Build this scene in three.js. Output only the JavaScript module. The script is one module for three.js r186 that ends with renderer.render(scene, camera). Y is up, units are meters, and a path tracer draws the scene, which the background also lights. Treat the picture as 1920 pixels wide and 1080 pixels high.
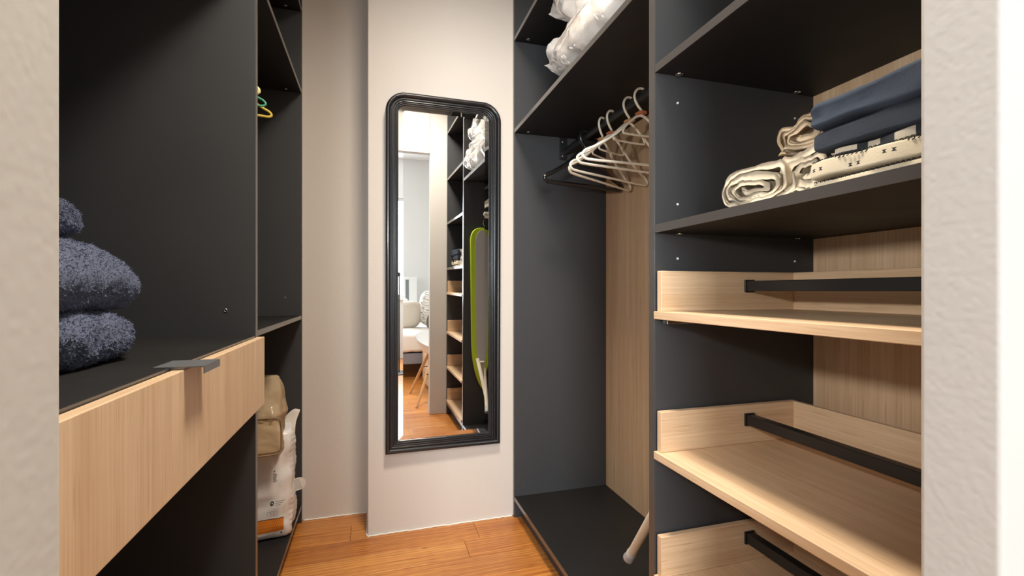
import * as THREE from 'three';
import { RoundedBoxGeometry } from 'three/addons/geometries/RoundedBoxGeometry.js';
import { MarchingCubes } from 'three/addons/objects/MarchingCubes.js';
import { mergeGeometries, mergeVertices } from 'three/addons/utils/BufferGeometryUtils.js';
import { RectAreaLightUniformsLib } from 'three/addons/lights/RectAreaLightUniformsLib.js';

// ---------------------------------------------------------------- camera, sky, lights, exposure
const scene = new THREE.Scene();
const camera = new THREE.PerspectiveCamera(2 * Math.atan(540 / 870) * 180 / Math.PI, 1920 / 1080, 0.02, 60);
camera.position.set(0, 1.05, 0);
camera.rotation.y = -Math.atan(257 / 870);
camera.setViewOffset(1920, 1080, 0, -5, 1920, 1080);
const renderer = new THREE.WebGLRenderer({ antialias: true });
renderer.toneMapping = THREE.LinearToneMapping;
renderer.toneMappingExposure = 1.75;
renderer.shadowMap.enabled = true;
scene.background = new THREE.Color(0.75, 0.87, 1.0);
RectAreaLightUniformsLib.init();

const WARM = new THREE.Color(1.0, 0.89, 0.76), DAY = new THREE.Color(0.86, 0.94, 1.0), OPAL = new THREE.Color(1.0, 0.97, 0.94);
const LIGHT = { closet: 10, addedSpot: 1.25, lamp: 0.6, window: 17, bedroom: 2.3 };  // wall spot, floor lamp and bedroom panel are added fill lights
{ // daylight through the bedroom window (the opening is built further down)
  const l = new THREE.RectAreaLight(DAY, LIGHT.window, 0.84, 1.3); l.name = 'window_daylight';
  l.position.set(-0.5, 1.55, 2.585); l.lookAt(-0.5, 1.55, 0); scene.add(l);
}

// ---------------------------------------------------------------- helpers
let seed = 20317;
const rnd = () => { seed = (seed * 1664525 + 1013904223) % 4294967296; return seed / 4294967296; };
const rr = (a, b) => a + (b - a) * rnd();
function hash3(x, y, z) { let h = (x * 374761393 + y * 668265263 + z * 2147483647) | 0; h = Math.imul(h ^ (h >>> 13), 1274126177); h ^= h >>> 16; return ((h >>> 0) % 65536) / 65535; }
const sm = (t) => t * t * (3 - 2 * t), lerp = (a, b, t) => a + (b - a) * t;
function vnoise(x, y, z = 0) {
  const X = Math.floor(x), Y = Math.floor(y), Z = Math.floor(z), u = sm(x - X), v = sm(y - Y), w = sm(z - Z);
  const c = (i, j, k) => hash3(X + i, Y + j, Z + k);
  return lerp(lerp(lerp(c(0, 0, 0), c(1, 0, 0), u), lerp(c(0, 1, 0), c(1, 1, 0), u), v), lerp(lerp(c(0, 0, 1), c(1, 0, 1), u), lerp(c(0, 1, 1), c(1, 1, 1), u), v), w) * 2 - 1;
}
const fbm = (x, y, z = 0, o = 4) => { let s = 0, a = 0.5; for (let i = 0; i < o; i++) { s += a * vnoise(x, y, z + i * 7.3); x *= 2.03; y *= 2.03; z *= 2.03; a *= 0.5; } return s; };
// periodic noise for tiling textures: period px, py in lattice cells
function pnoise(x, y, px, py, s = 0) {
  const X = Math.floor(x), Y = Math.floor(y), u = sm(x - X), v = sm(y - Y), m = (a, b) => ((a % b) + b) % b;
  const c = (i, j) => hash3(m(X + i, px), m(Y + j, py), s);
  return lerp(lerp(c(0, 0), c(1, 0), u), lerp(c(0, 1), c(1, 1), u), v) * 2 - 1;
}
function tex(w, h, fn, srgb, rx = 1, ry = 1) {
  const d = new Uint8Array(w * h * 4);
  for (let j = 0; j < h; j++) for (let i = 0; i < w; i++) {
    const c = fn(i / w, j / h), k = (j * w + i) * 4;
    for (let q = 0; q < 3; q++) d[k + q] = Math.max(0, Math.min(255, Math.round(255 * (c.length ? c[q] : c))));
    d[k + 3] = 255;
  }
  const t = new THREE.DataTexture(d, w, h); t.wrapS = t.wrapT = THREE.RepeatWrapping; t.magFilter = THREE.LinearFilter; t.minFilter = THREE.LinearMipmapLinearFilter;
  t.generateMipmaps = true; if (srgb) t.colorSpace = THREE.SRGBColorSpace; t.repeat.set(rx, ry); t.needsUpdate = true; return t;
}
const mix3 = (a, b, t) => a.map((v, i) => lerp(v, b[i], t));
const S = (r, g, b) => [r / 255, g / 255, b / 255];
const lin = (r, g, b) => new THREE.Color().setRGB(r / 255, g / 255, b / 255, THREE.SRGBColorSpace);

const used = new Map();
function numbered(name) { const n = used.get(name) ?? 0; used.set(name, n + 1); return n ? name + '_' + String(n).padStart(3, '0') : name; }
function shadow(o) { o.traverse((m) => { if (m.isMesh) { m.castShadow = m.receiveShadow = true; } }); return o; }
function thing(name, label, category, pos = [0, 0, 0], turn = 0, group) {
  const o = new THREE.Group(); o.name = numbered(name); o.position.set(...pos); o.rotation.y = turn; o.userData = { label, category };
  if (group) o.userData.group = group; scene.add(o); return o;
}
function part(name, g, m, parent, label) {
  const o = new THREE.Mesh(g, m); o.name = parent && parent !== scene ? name : numbered(name); o.castShadow = o.receiveShadow = true; (parent ?? scene).add(o);
  if (label) o.userData.label = label; return o;
}
function struct(name, g, m, parent) { const o = part(name, g, m, parent ?? scene); if (!parent) o.userData.kind = 'structure'; return o; }
function solo(name, g, m, label, category, group) { const o = part(name, g, m, scene); o.userData = { label, category }; if (group) o.userData.group = group; return o; }
function structGroup(name) { const o = new THREE.Group(); o.name = name; o.userData = { kind: 'structure' }; scene.add(o); return o; }

function metricUV(g, grain = 1, du = 0, dv = 0) {
  const p = g.attributes.position, uv = new Float32Array(p.count * 2), a = new THREE.Vector3(), b = new THREE.Vector3(), c = new THREE.Vector3();
  for (let i = 0; i < p.count; i += 3) {
    a.fromBufferAttribute(p, i); b.fromBufferAttribute(p, i + 1).sub(a); c.fromBufferAttribute(p, i + 2).sub(a); b.cross(c);
    const n = [Math.abs(b.x), Math.abs(b.y), Math.abs(b.z)], k = n.indexOf(Math.max(...n));
    let va = grain; if (k === grain) va = (k + 1) % 3; const ua = 3 - k - va;
    for (let j = 0; j < 3; j++) { a.fromBufferAttribute(p, i + j); uv[(i + j) * 2] = a.getComponent(ua) + du; uv[(i + j) * 2 + 1] = a.getComponent(va) + dv; }
  }
  g.setAttribute('uv', new THREE.BufferAttribute(uv, 2)); return g;
}
// chamfered board between two corners, uv in metres, grain along axis 0 x, 1 y, 2 z
function board(x0, x1, y0, y1, z0, z1, grain = 1, r = 0.0012) {
  let g = new RoundedBoxGeometry(x1 - x0, y1 - y0, z1 - z0, 1, Math.min(r, (x1 - x0) / 2.2, (y1 - y0) / 2.2, (z1 - z0) / 2.2));
  if (g.index) g = g.toNonIndexed();
  g.translate((x0 + x1) / 2, (y0 + y1) / 2, (z0 + z1) / 2);
  return metricUV(g, grain, rnd() * 3, rnd() * 3);
}
const V = (x, y, z) => new THREE.Vector3(x, y, z);
function tube(pts, r, seg = 40, rad = 8, closed = false, type = 'centripetal') { return new THREE.TubeGeometry(new THREE.CatmullRomCurve3(pts.map((p) => V(...p)), closed, type, 0.5), seg, r, rad, closed); }
function cyl(r0, r1, h, n = 20) { return new THREE.CylinderGeometry(r0, r1, h, n); }
// soft body: cross-section (x, y half sizes, squareness) carried along z with rounded ends; disp moves the surface outwards
function soft({ w, h, l, ex = 3, ee = 3, nu = 64, nv = 64, disp, shape, endPow, wEnd = 0.35 }) {
  const pos = [], uv = [], idx = [], sp = (c, e) => Math.sign(c) * Math.abs(c) ** (2 / e);
  for (let j = 0; j <= nv; j++) {
    const s0 = -Math.cos(Math.PI * j / nv), s = Math.sign(s0) * Math.abs(s0) ** (endPow ?? 0.9), k = Math.max(0, 1 - Math.abs(s) ** ee) ** (1 / ee);
    for (let i = 0; i <= nu; i++) {
      const a = 2 * Math.PI * (i % nu) / nu; let x = sp(Math.cos(a), ex), y = sp(Math.sin(a), ex);
      let p = [x * w * lerp(wEnd, 1, k) * (k > 0.001 ? 1 : 0), y * h * k, s * l];
      if (k < 0.001) p[0] = 0;
      if (disp) { const d = disp(s, a, p), n = Math.hypot(x / w, y / h) || 1; p[0] += d * (x / w) / n * Math.min(1, k * 2); p[1] += d * (y / h) / n * Math.min(1, k * 2); }
      if (shape) p = shape(p, s, a, k);
      pos.push(...p); uv.push(i / nu, s * l);
    }
  }
  for (let j = 0; j < nv; j++) for (let i = 0; i < nu; i++) { const a = j * (nu + 1) + i, b = a + nu + 1; idx.push(a, a + 1, b, b, a + 1, b + 1); }
  const g = new THREE.BufferGeometry(); g.setAttribute('position', new THREE.Float32BufferAttribute(pos, 3)); g.setAttribute('uv', new THREE.Float32BufferAttribute(uv, 2)); g.setIndex(idx); g.computeVertexNormals();
  const n = g.attributes.normal; // weld the seam's normals
  for (let j = 0; j <= nv; j++) { const a = j * (nu + 1), b = a + nu; const v = V(n.getX(a) + n.getX(b), n.getY(a) + n.getY(b), n.getZ(a) + n.getZ(b)).normalize(); n.setXYZ(a, v.x, v.y, v.z); n.setXYZ(b, v.x, v.y, v.z); }
  return g;
}
// surface of a distance field in a box
function field(fn, lo, hi, res) {
  const mc = new MarchingCubes(res, new THREE.MeshStandardMaterial(), false, false, 400000), size = Math.max(hi[0] - lo[0], hi[1] - lo[1], hi[2] - lo[2]) / 2, c = [0, 1, 2].map((i) => (lo[i] + hi[i]) / 2), half = res / 2;
  for (let z = 0; z < res; z++) for (let y = 0; y < res; y++) for (let x = 0; x < res; x++) mc.field[z * res * res + y * res + x] = -fn(c[0] + (x - half) / half * size, c[1] + (y - half) / half * size, c[2] + (z - half) / half * size) / size;
  mc.isolation = 0; mc.update();
  const n = mc.count ?? mc.geometry.drawRange.count, g = new THREE.BufferGeometry(), P = mc.positionArray.slice(0, n * 3), N = mc.normalArray.slice(0, n * 3);
  for (let i = 0; i < n; i++) for (let q = 0; q < 3; q++) P[i * 3 + q] = c[q] + P[i * 3 + q] * size;
  g.setAttribute('position', new THREE.BufferAttribute(P, 3)); g.setAttribute('normal', new THREE.BufferAttribute(N, 3)); return g;
}
// crumpled sheet: flat facets meeting in sharp folds
const folds = Array.from({ length: 9 }, (_, i) => { const a = rr(0, 6.28), c = rr(-1, 1), q = Math.sqrt(1 - c * c), f = 3.2 * 1.38 ** i; return [q * Math.cos(a) * f, q * Math.sin(a) * f, c * f, rr(0, 1), 1 / f]; });
const crumple = (x, y, z, s = 0, from = 0, to = 9) => { let h = 0; for (let i = from; i < to; i++) { const [a, b, c, ph, am] = folds[i], w = 0.35 * vnoise(x * 5 + i, y * 5 + s, z * 5), t = a * x + b * y + c * z + ph + s * (i + 1) * 0.37 + w; h += am * (Math.abs((t - Math.floor(t)) * 2 - 1) - 0.5); } return h; };
const smin = (a, b, k) => { const h = Math.max(k - Math.abs(a - b), 0) / k; return Math.min(a, b) - h * h * k / 4; };

// ---------------------------------------------------------------- materials
const STD = (o) => new THREE.MeshStandardMaterial(o), PHY = (o) => new THREE.MeshPhysicalMaterial(o);
const oakFn = (light, dark, cath) => (u, v) => {
  const warp = pnoise(u * 4, v * 2, 4, 2, 5) * 0.5 + pnoise(u * 8, v * 3, 8, 3, 9) * 0.25;
  const x = u + warp * 0.012 * cath;
  const fine = pnoise(x * 150, v * 10, 150, 10, 1) * 0.5 + pnoise(x * 300, v * 24, 300, 24, 2) * 0.5, mid = pnoise(x * 36, v * 4, 36, 4, 3), big = pnoise(x * 7, v * 2, 7, 2, 4);
  const t = 0.45 + fine * 0.30 + mid * 0.22 + big * 0.14 - Math.max(0, pnoise(x * 220, v * 30, 220, 30, 6) - 0.45) * 1.0;
  return mix3(dark, light, Math.max(0, Math.min(1, t)));
};
const oakTex = tex(1024, 512, oakFn(S(232, 205, 171), S(201, 167, 130), 1), true, 2, 0.5);
const oakBump = tex(512, 256, (u, v) => 0.5 + 0.5 * pnoise(u * 150, v * 10, 150, 10, 1), false, 2, 0.5);
const M = {};
M.oak = PHY({ map: oakTex, bumpMap: oakBump, bumpScale: 0.00008, roughness: 0.5, clearcoat: 0.12, clearcoatRoughness: 0.4 });
const floorTexs = [0, 1, 2].map((k) => tex(512, 512, (u, v) => {
  const w = pnoise(u * 3, v * 2, 3, 2, 20 + k) * 0.06 + pnoise(u * 6, v * 4, 6, 4, 25 + k) * 0.025, x = u + w;
  const ring = Math.abs(((x * 9 + pnoise(u * 2, v * 1, 2, 1, 30 + k) * 1.2) % 1 + 1) % 1 - 0.5) * 2;
  const fine = pnoise(x * 60, v * 8, 60, 8, 33 + k), pore = Math.max(0, pnoise(x * 128, v * 14, 128, 14, 40 + k) - 0.35);
  let t = 0.62 + (ring - 0.5) * 0.35 + fine * 0.22 - pore * 1.1 + pnoise(u * 2, v * 2, 2, 2, 44 + k) * 0.22;
  const kx = u - [0.3, 0.7, 0.5][k], ky = v - [0.62, 0.2, 0.8][k], kd = Math.hypot(kx, ky * 2.4) ; t -= Math.max(0, 1 - kd / 0.05) * 0.9;
  return mix3(S(152, 86, 36), S(226, 158, 82), Math.max(0, Math.min(1, t)));
}, true, 1 / 0.16, 1 / 0.9));
M.planks = [0, 1, 2].flatMap((k) => [[1, 1, 1], [0.93, 0.86, 0.78], [1.0, 0.94, 0.86]].map((c) => PHY({ map: floorTexs[k], color: new THREE.Color(...c), roughness: 0.36, clearcoat: 0.15, clearcoatRoughness: 0.3 })));
M.joint = STD({ color: lin(118, 82, 52), roughness: 0.9 });
const plasterBump = tex(512, 512, (u, v) => 0.5 + 0.25 * pnoise(u * 90, v * 90, 90, 90, 50) + 0.15 * pnoise(u * 40, v * 40, 40, 40, 51) + 0.2 * pnoise(u * 8, v * 8, 8, 8, 52), false, 2.5, 2.5);
const paint = (r, g, b) => STD({ color: lin(r, g, b), bumpMap: plasterBump, bumpScale: 0.0003, roughness: 0.85 });
M.wall = paint(215, 207, 198); M.jamb = paint(203, 199, 193); M.white = paint(222, 221, 218);
const smudge = tex(512, 512, (u, v) => 0.9 + 0.05 * pnoise(u * 5, v * 5, 5, 5, 60) + 0.03 * pnoise(u * 16, v * 16, 16, 16, 61), false, 1.2, 1.2);
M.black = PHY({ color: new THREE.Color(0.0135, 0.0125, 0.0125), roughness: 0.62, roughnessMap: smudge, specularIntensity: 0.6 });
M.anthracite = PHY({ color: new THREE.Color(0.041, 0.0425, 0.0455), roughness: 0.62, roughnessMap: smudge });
M.edge = PHY({ color: new THREE.Color(0.062, 0.056, 0.052), roughness: 0.3, clearcoat: 0.6, clearcoatRoughness: 0.25 });
M.blackmetal = PHY({ color: new THREE.Color(0.012, 0.012, 0.013), roughness: 0.38 });
M.steel = STD({ color: new THREE.Color(0.62, 0.62, 0.63), metalness: 1, roughness: 0.25 });
M.graphite = STD({ color: new THREE.Color(0.23, 0.24, 0.26), metalness: 0.5, roughness: 0.35 });
M.pegwhite = STD({ color: new THREE.Color(0.8, 0.8, 0.78), roughness: 0.5 });
M.dark = STD({ color: new THREE.Color(0.004, 0.004, 0.004), roughness: 0.9 });
M.frame = PHY({ color: new THREE.Color(0.012, 0.012, 0.014), roughness: 0.34, clearcoat: 0.5, clearcoatRoughness: 0.2 });
M.mirror = STD({ color: new THREE.Color(0.93, 0.95, 0.96), metalness: 1, roughness: 0.0 });
const weave = tex(256, 256, (u, v) => 0.5 + 0.25 * Math.sin(u * 64 * Math.PI * 2) * Math.sin(v * 64 * Math.PI * 2) + 0.2 * pnoise(u * 64, v * 64, 64, 64, 70), false, 4, 10);
const cloth = (r, g, b, o = {}) => PHY({ color: lin(r, g, b), roughness: 0.95, sheen: 0.4, sheenRoughness: 0.6, sheenColor: lin(r, g, b), bumpMap: weave, bumpScale: 0.0005, ...o });
const plastic = (r, g, b, rough = 0.4) => PHY({ color: lin(r, g, b), roughness: rough, clearcoat: 0.25, clearcoatRoughness: 0.3 });

// ---------------------------------------------------------------- room
const CEIL = 2.8, ZW = -2.075, ZA = -2.30, XA = -0.03;
struct('wall_back', board(XA, 1.25, 0, CEIL, ZA - 0.15, ZW, 1, 0.006), M.wall);
struct('wall_alcove', board(-0.95, XA + 0.001, 0, CEIL, ZA - 0.15, ZA, 1, 0.002), M.wall);
struct('wall_left', board(-0.95, -0.815, 0, CEIL, ZA, -0.305, 1, 0.001), M.wall);
struct('wall_right', board(1.105, 1.25, 0, CEIL, ZW, -0.305, 1, 0.001), M.wall);
const JL = -0.159, JR = 0.482, ZI = -0.305, ZO = -0.245, DOOR = 2.12;
struct('wall_front_left', board(-2.3, JL, 0, CEIL, ZI, ZO, 1, 0.005), M.jamb);
struct('wall_front_right', board(JR, 2.1, 0, CEIL, ZI, ZO, 1, 0.005), M.jamb);
struct('wall_front_header', board(JL + 0.0005, JR - 0.0005, DOOR, CEIL, ZI, ZO, 1, 0.004), M.jamb);
struct('ceiling', board(-2.4, 2.2, CEIL, CEIL + 0.1, ZA - 0.2, 2.8, 0, 0.001), M.white);
struct('wall_bedroom_left', board(-2.4, -2.3, 0, CEIL, ZI, 2.7, 1, 0.001), M.white);
struct('wall_bedroom_right', board(2.1, 2.2, 0, CEIL, ZI, 2.7, 1, 0.001), M.white);
{ // bedroom rear wall with its window
  const w = structGroup('wall_bedroom_rear'), x0 = -0.96, x1 = -0.04, y0 = 0.85, y1 = 2.25, z0 = 2.6, z1 = 2.7;
  for (const b of [[-2.4, x0, 0, CEIL], [x1, 2.2, 0, CEIL], [x0, x1, 0, y0], [x0, x1, y1, CEIL]]) part('wall_section', board(...b, z0, z1, 1, 0.001), M.white, w);
  const f = structGroup('window_1');
  for (const b of [[x0, x0 + 0.05, y0, y1], [x1 - 0.05, x1, y0, y1], [x0 + 0.05, x1 - 0.05, y0, y0 + 0.05], [x0 + 0.05, x1 - 0.05, y1 - 0.05, y1], [-0.525, -0.475, y0 + 0.05, y1 - 0.05]]) part('window_frame', board(...b, z0 + 0.03, z0 + 0.07, 1, 0.003), M.white, f);
  const glass = PHY({ color: new THREE.Color(1, 1, 1), transmission: 1, roughness: 0, thickness: 0, ior: 1.45 });
  for (const b of [[x0 + 0.05, -0.525], [-0.475, x1 - 0.05]]) part('pane', board(b[0], b[1], y0 + 0.05, y1 - 0.05, z0 + 0.048, z0 + 0.052, 1, 0.0005), glass, f);
  part('sill', board(x0 - 0.03, x1 + 0.03, y0 - 0.03, y0 - 0.001, z0 - 0.05, z0 + 0.02, 0, 0.004), M.white, f);
}
struct('baseboard_front_right', board(JR - 0.002, 2.1, 0, 0.1, ZO + 0.0005, ZO + 0.014, 0, 0.003), M.white);
{ // floor: every plank its own piece
  const f = structGroup('floor');
  part('subfloor', board(-2.4, 2.2, -0.12, -0.012, ZA - 0.2, 2.8, 0, 0.001), M.joint, f);
  const W = 0.13, L = 0.9, gap = 0.0011, shared = new Map();
  const plank = (x0, x1, z0, variant) => {
    const key = (x1 - x0).toFixed(3) + '_' + (variant % 4);
    if (!shared.has(key)) { let g = new RoundedBoxGeometry(x1 - x0 - gap, 0.012, W - gap, 1, 0.0012); if (g.index) g = g.toNonIndexed(); shared.set(key, metricUV(g, 0, (variant % 4) * 0.37, (variant % 4) * 0.61)); }
    const p = part('plank', shared.get(key), M.planks[variant % 9], f); p.position.set((x0 + x1) / 2, -0.006 + (variant % 3) * 0.0001, z0 + W / 2);
  };
  let row = 0;
  for (let z = -2.32; z < 2.55; z += W, row++) {
    const far = z > -0.35, lo = far ? -0.62 : -0.45, hi = far ? 1.65 : 0.75;
    // joints seen in the photograph: x = 0.428 in the rows behind, x = -0.12 in the row in front
    let start = row === 2 ? 0.428 : row === 3 ? 0.36 : row === 4 ? -0.125 : row === 1 ? -0.1 : 0.428 - 0.31 * row + (row % 3) * 0.13;
    start -= Math.ceil((start - lo) / L) * L;
    for (let x = start; x < hi; x += L) { const a = Math.max(x, lo), b = Math.min(x + L, hi); if (b - a > 0.02) plank(a, b, z, (row * 5 + Math.round((x - start) / L) * 7 + 3) % 36); }
  }
}
{ // uneven caulk bead along the foot of the rear walls
  const bead = (a, b, n) => { const pts = []; for (let i = 0; i <= n; i++) { const t = i / n; pts.push([lerp(a[0], b[0], t) + rr(-1, 1) * 0.0012, 0.002 + rnd() * 0.0022, lerp(a[2], b[2], t) + rr(-1, 1) * 0.0012]); } return tube(pts, 0.0034, n * 3, 6); };
  const caulk = STD({ color: lin(240, 236, 228), roughness: 0.7 });
  struct('trim_1', bead([XA, 0, ZW + 0.003], [0.612, 0, ZW + 0.003], 60), caulk);
  struct('trim_2', bead([-0.31, 0, ZA + 0.003], [XA - 0.003, 0, ZA + 0.003], 40), caulk);
  struct('trim_3', bead([XA - 0.003, 0, ZA + 0.003], [XA - 0.003, 0, ZW + 0.003], 34), caulk);
}

// ---------------------------------------------------------------- lamps
{ // flush round ceiling lamp in the closet
  const t = thing('ceiling_lamp', 'round white flush ceiling lamp over the wardrobe aisle', 'lamp', [0.28, CEIL, -0.85]);
  part('base', cyl(0.10, 0.10, 0.02, 40).translate(0, -0.0105, 0), M.white, t);
  part('diffuser', new THREE.LatheGeometry([[0, -0.055], [0.05, -0.053], [0.075, -0.045], [0.088, -0.03], [0.09, -0.021]].map((p) => new THREE.Vector2(...p)), 40), STD({ color: 0xffffff, emissive: WARM, emissiveIntensity: 2.5, roughness: 0.6, side: THREE.DoubleSide }), t);
  const l = new THREE.SpotLight(WARM, LIGHT.closet, 0, 1.5, 1, 2); l.name = 'ceiling_lamp_light'; l.position.set(0.28, CEIL - 0.07, -0.85); l.target.position.set(0.28, 0, -0.85); l.castShadow = true; l.shadow.radius = 9; scene.add(l, l.target);
}
{ // added fill spot, hidden behind the left jamb, turned to the tray bay
  const p = [-0.262, 1.26, -0.385], ax = V(0.72, -0.05, -0.69).normalize(), t = thing('added_wall_spot', 'added unseen fill spot with a small white cone just inside the closet doorway', 'lamp', [p[0], p[1], -0.3055]);
  const turn = new THREE.Quaternion().setFromUnitVectors(V(0, 1, 0), ax), at = [0, 0, p[2] + 0.3055];
  part('base', cyl(0.03, 0.03, 0.012, 32).rotateX(Math.PI / 2).translate(0, 0, -0.0065), M.white, t);
  part('arm', cyl(0.006, 0.006, 0.05, 16).rotateX(Math.PI / 2).translate(0, 0, -0.036), M.white, t);
  part('shade', new THREE.LatheGeometry([[0.012, -0.045], [0.018, -0.042], [0.028, 0.0], [0.0265, 0.0], [0.016, -0.038]].map((q) => new THREE.Vector2(...q)), 32).applyQuaternion(turn).translate(...at), M.white, t);
  part('bulb', cyl(0.022, 0.016, 0.012, 32).translate(0, -0.012, 0).applyQuaternion(turn).translate(...at), STD({ color: 0xffffff, emissive: OPAL, emissiveIntensity: 3, roughness: 0.4 }), t);
  const l = new THREE.SpotLight(OPAL, LIGHT.addedSpot, 0, 0.86, 0.35, 2); l.name = 'added_wall_spot_light'; l.position.set(p[0] + ax.x * 0.008, p[1] + ax.y * 0.008, p[2] + ax.z * 0.008); l.target.position.set(p[0] + ax.x, p[1] + ax.y, p[2] + ax.z); l.castShadow = true; l.shadow.radius = 1.6; scene.add(l, l.target);
}
{ // made-up globe floor lamp, out of view, added for light through the doorway
  const p = [-0.17, 0, 1.5], t = thing('added_floor_lamp', 'added unseen slim floor lamp with an opal glass globe beside the bed', 'lamp', p);
  part('base', new THREE.LatheGeometry([[0, 0], [0.12, 0], [0.122, 0.006], [0.115, 0.014], [0.02, 0.02], [0, 0.02]].map((q) => new THREE.Vector2(...q)), 40), M.blackmetal, t);
  part('pole', cyl(0.008, 0.008, 1.13, 16).translate(0, 0.58, 0), M.blackmetal, t);
  part('socket', cyl(0.02, 0.015, 0.05, 20).translate(0, 1.165, 0), M.blackmetal, t);
  part('globe', new THREE.SphereGeometry(0.06, 32, 20).translate(0, 1.25, 0), STD({ color: 0xffffff, emissive: OPAL, emissiveIntensity: 3, roughness: 0.4 }), t);
  const l = new THREE.PointLight(OPAL, LIGHT.lamp, 0, 2); l.name = 'added_floor_lamp_light'; l.position.set(p[0], 1.25, p[2]); l.castShadow = true; l.shadow.radius = 5; scene.add(l);
}
{ // fill panel added out of view to brighten the bedroom
  const t = thing('added_ceiling_panel', 'added unseen square white fill panel on the bedroom ceiling', 'lamp', [-0.2, CEIL, 1.1]);
  part('frame', board(-0.32, 0.32, -0.03, -0.0005, -0.32, 0.32, 0, 0.004), M.white, t);
  part('diffuser', board(-0.3, 0.3, -0.034, -0.03, -0.3, 0.3, 0, 0.001), STD({ color: 0xffffff, emissive: new THREE.Color(1, 0.97, 0.93), emissiveIntensity: 2, roughness: 0.6 }), t);
  const l = new THREE.RectAreaLight(new THREE.Color(1, 0.97, 0.93), LIGHT.bedroom, 0.6, 0.6); l.name = 'added_ceiling_panel_light'; l.position.set(-0.2, CEIL - 0.04, 1.1); l.lookAt(-0.2, 0, 1.1); scene.add(l);
}

// ---------------------------------------------------------------- wardrobes
const TOP = 2.62;
function fitting(parent, x, y, z) { part('shelf_support', new THREE.LatheGeometry([[0, -0.004], [0.006, -0.004], [0.009, -0.0025], [0.009, 0], [0, 0]].map((q) => new THREE.Vector2(...q)), 20).translate(x, y, z), M.steel, parent); }
function peg(parent, x, y, z) { part('peg', cyl(0.0026, 0.0026, 0.002, 12).rotateX(Math.PI / 2).translate(x, y, z + 0.001), M.pegwhite, parent); }
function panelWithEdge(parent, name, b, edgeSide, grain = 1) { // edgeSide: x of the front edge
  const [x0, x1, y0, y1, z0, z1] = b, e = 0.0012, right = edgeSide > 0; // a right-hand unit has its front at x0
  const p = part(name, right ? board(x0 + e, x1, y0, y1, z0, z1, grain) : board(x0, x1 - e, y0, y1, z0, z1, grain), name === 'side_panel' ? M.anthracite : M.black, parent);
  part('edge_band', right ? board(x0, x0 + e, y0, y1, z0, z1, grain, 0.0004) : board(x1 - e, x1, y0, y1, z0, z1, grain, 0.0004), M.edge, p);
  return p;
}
const R = { f: 0.617, b: 1.088 };
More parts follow.
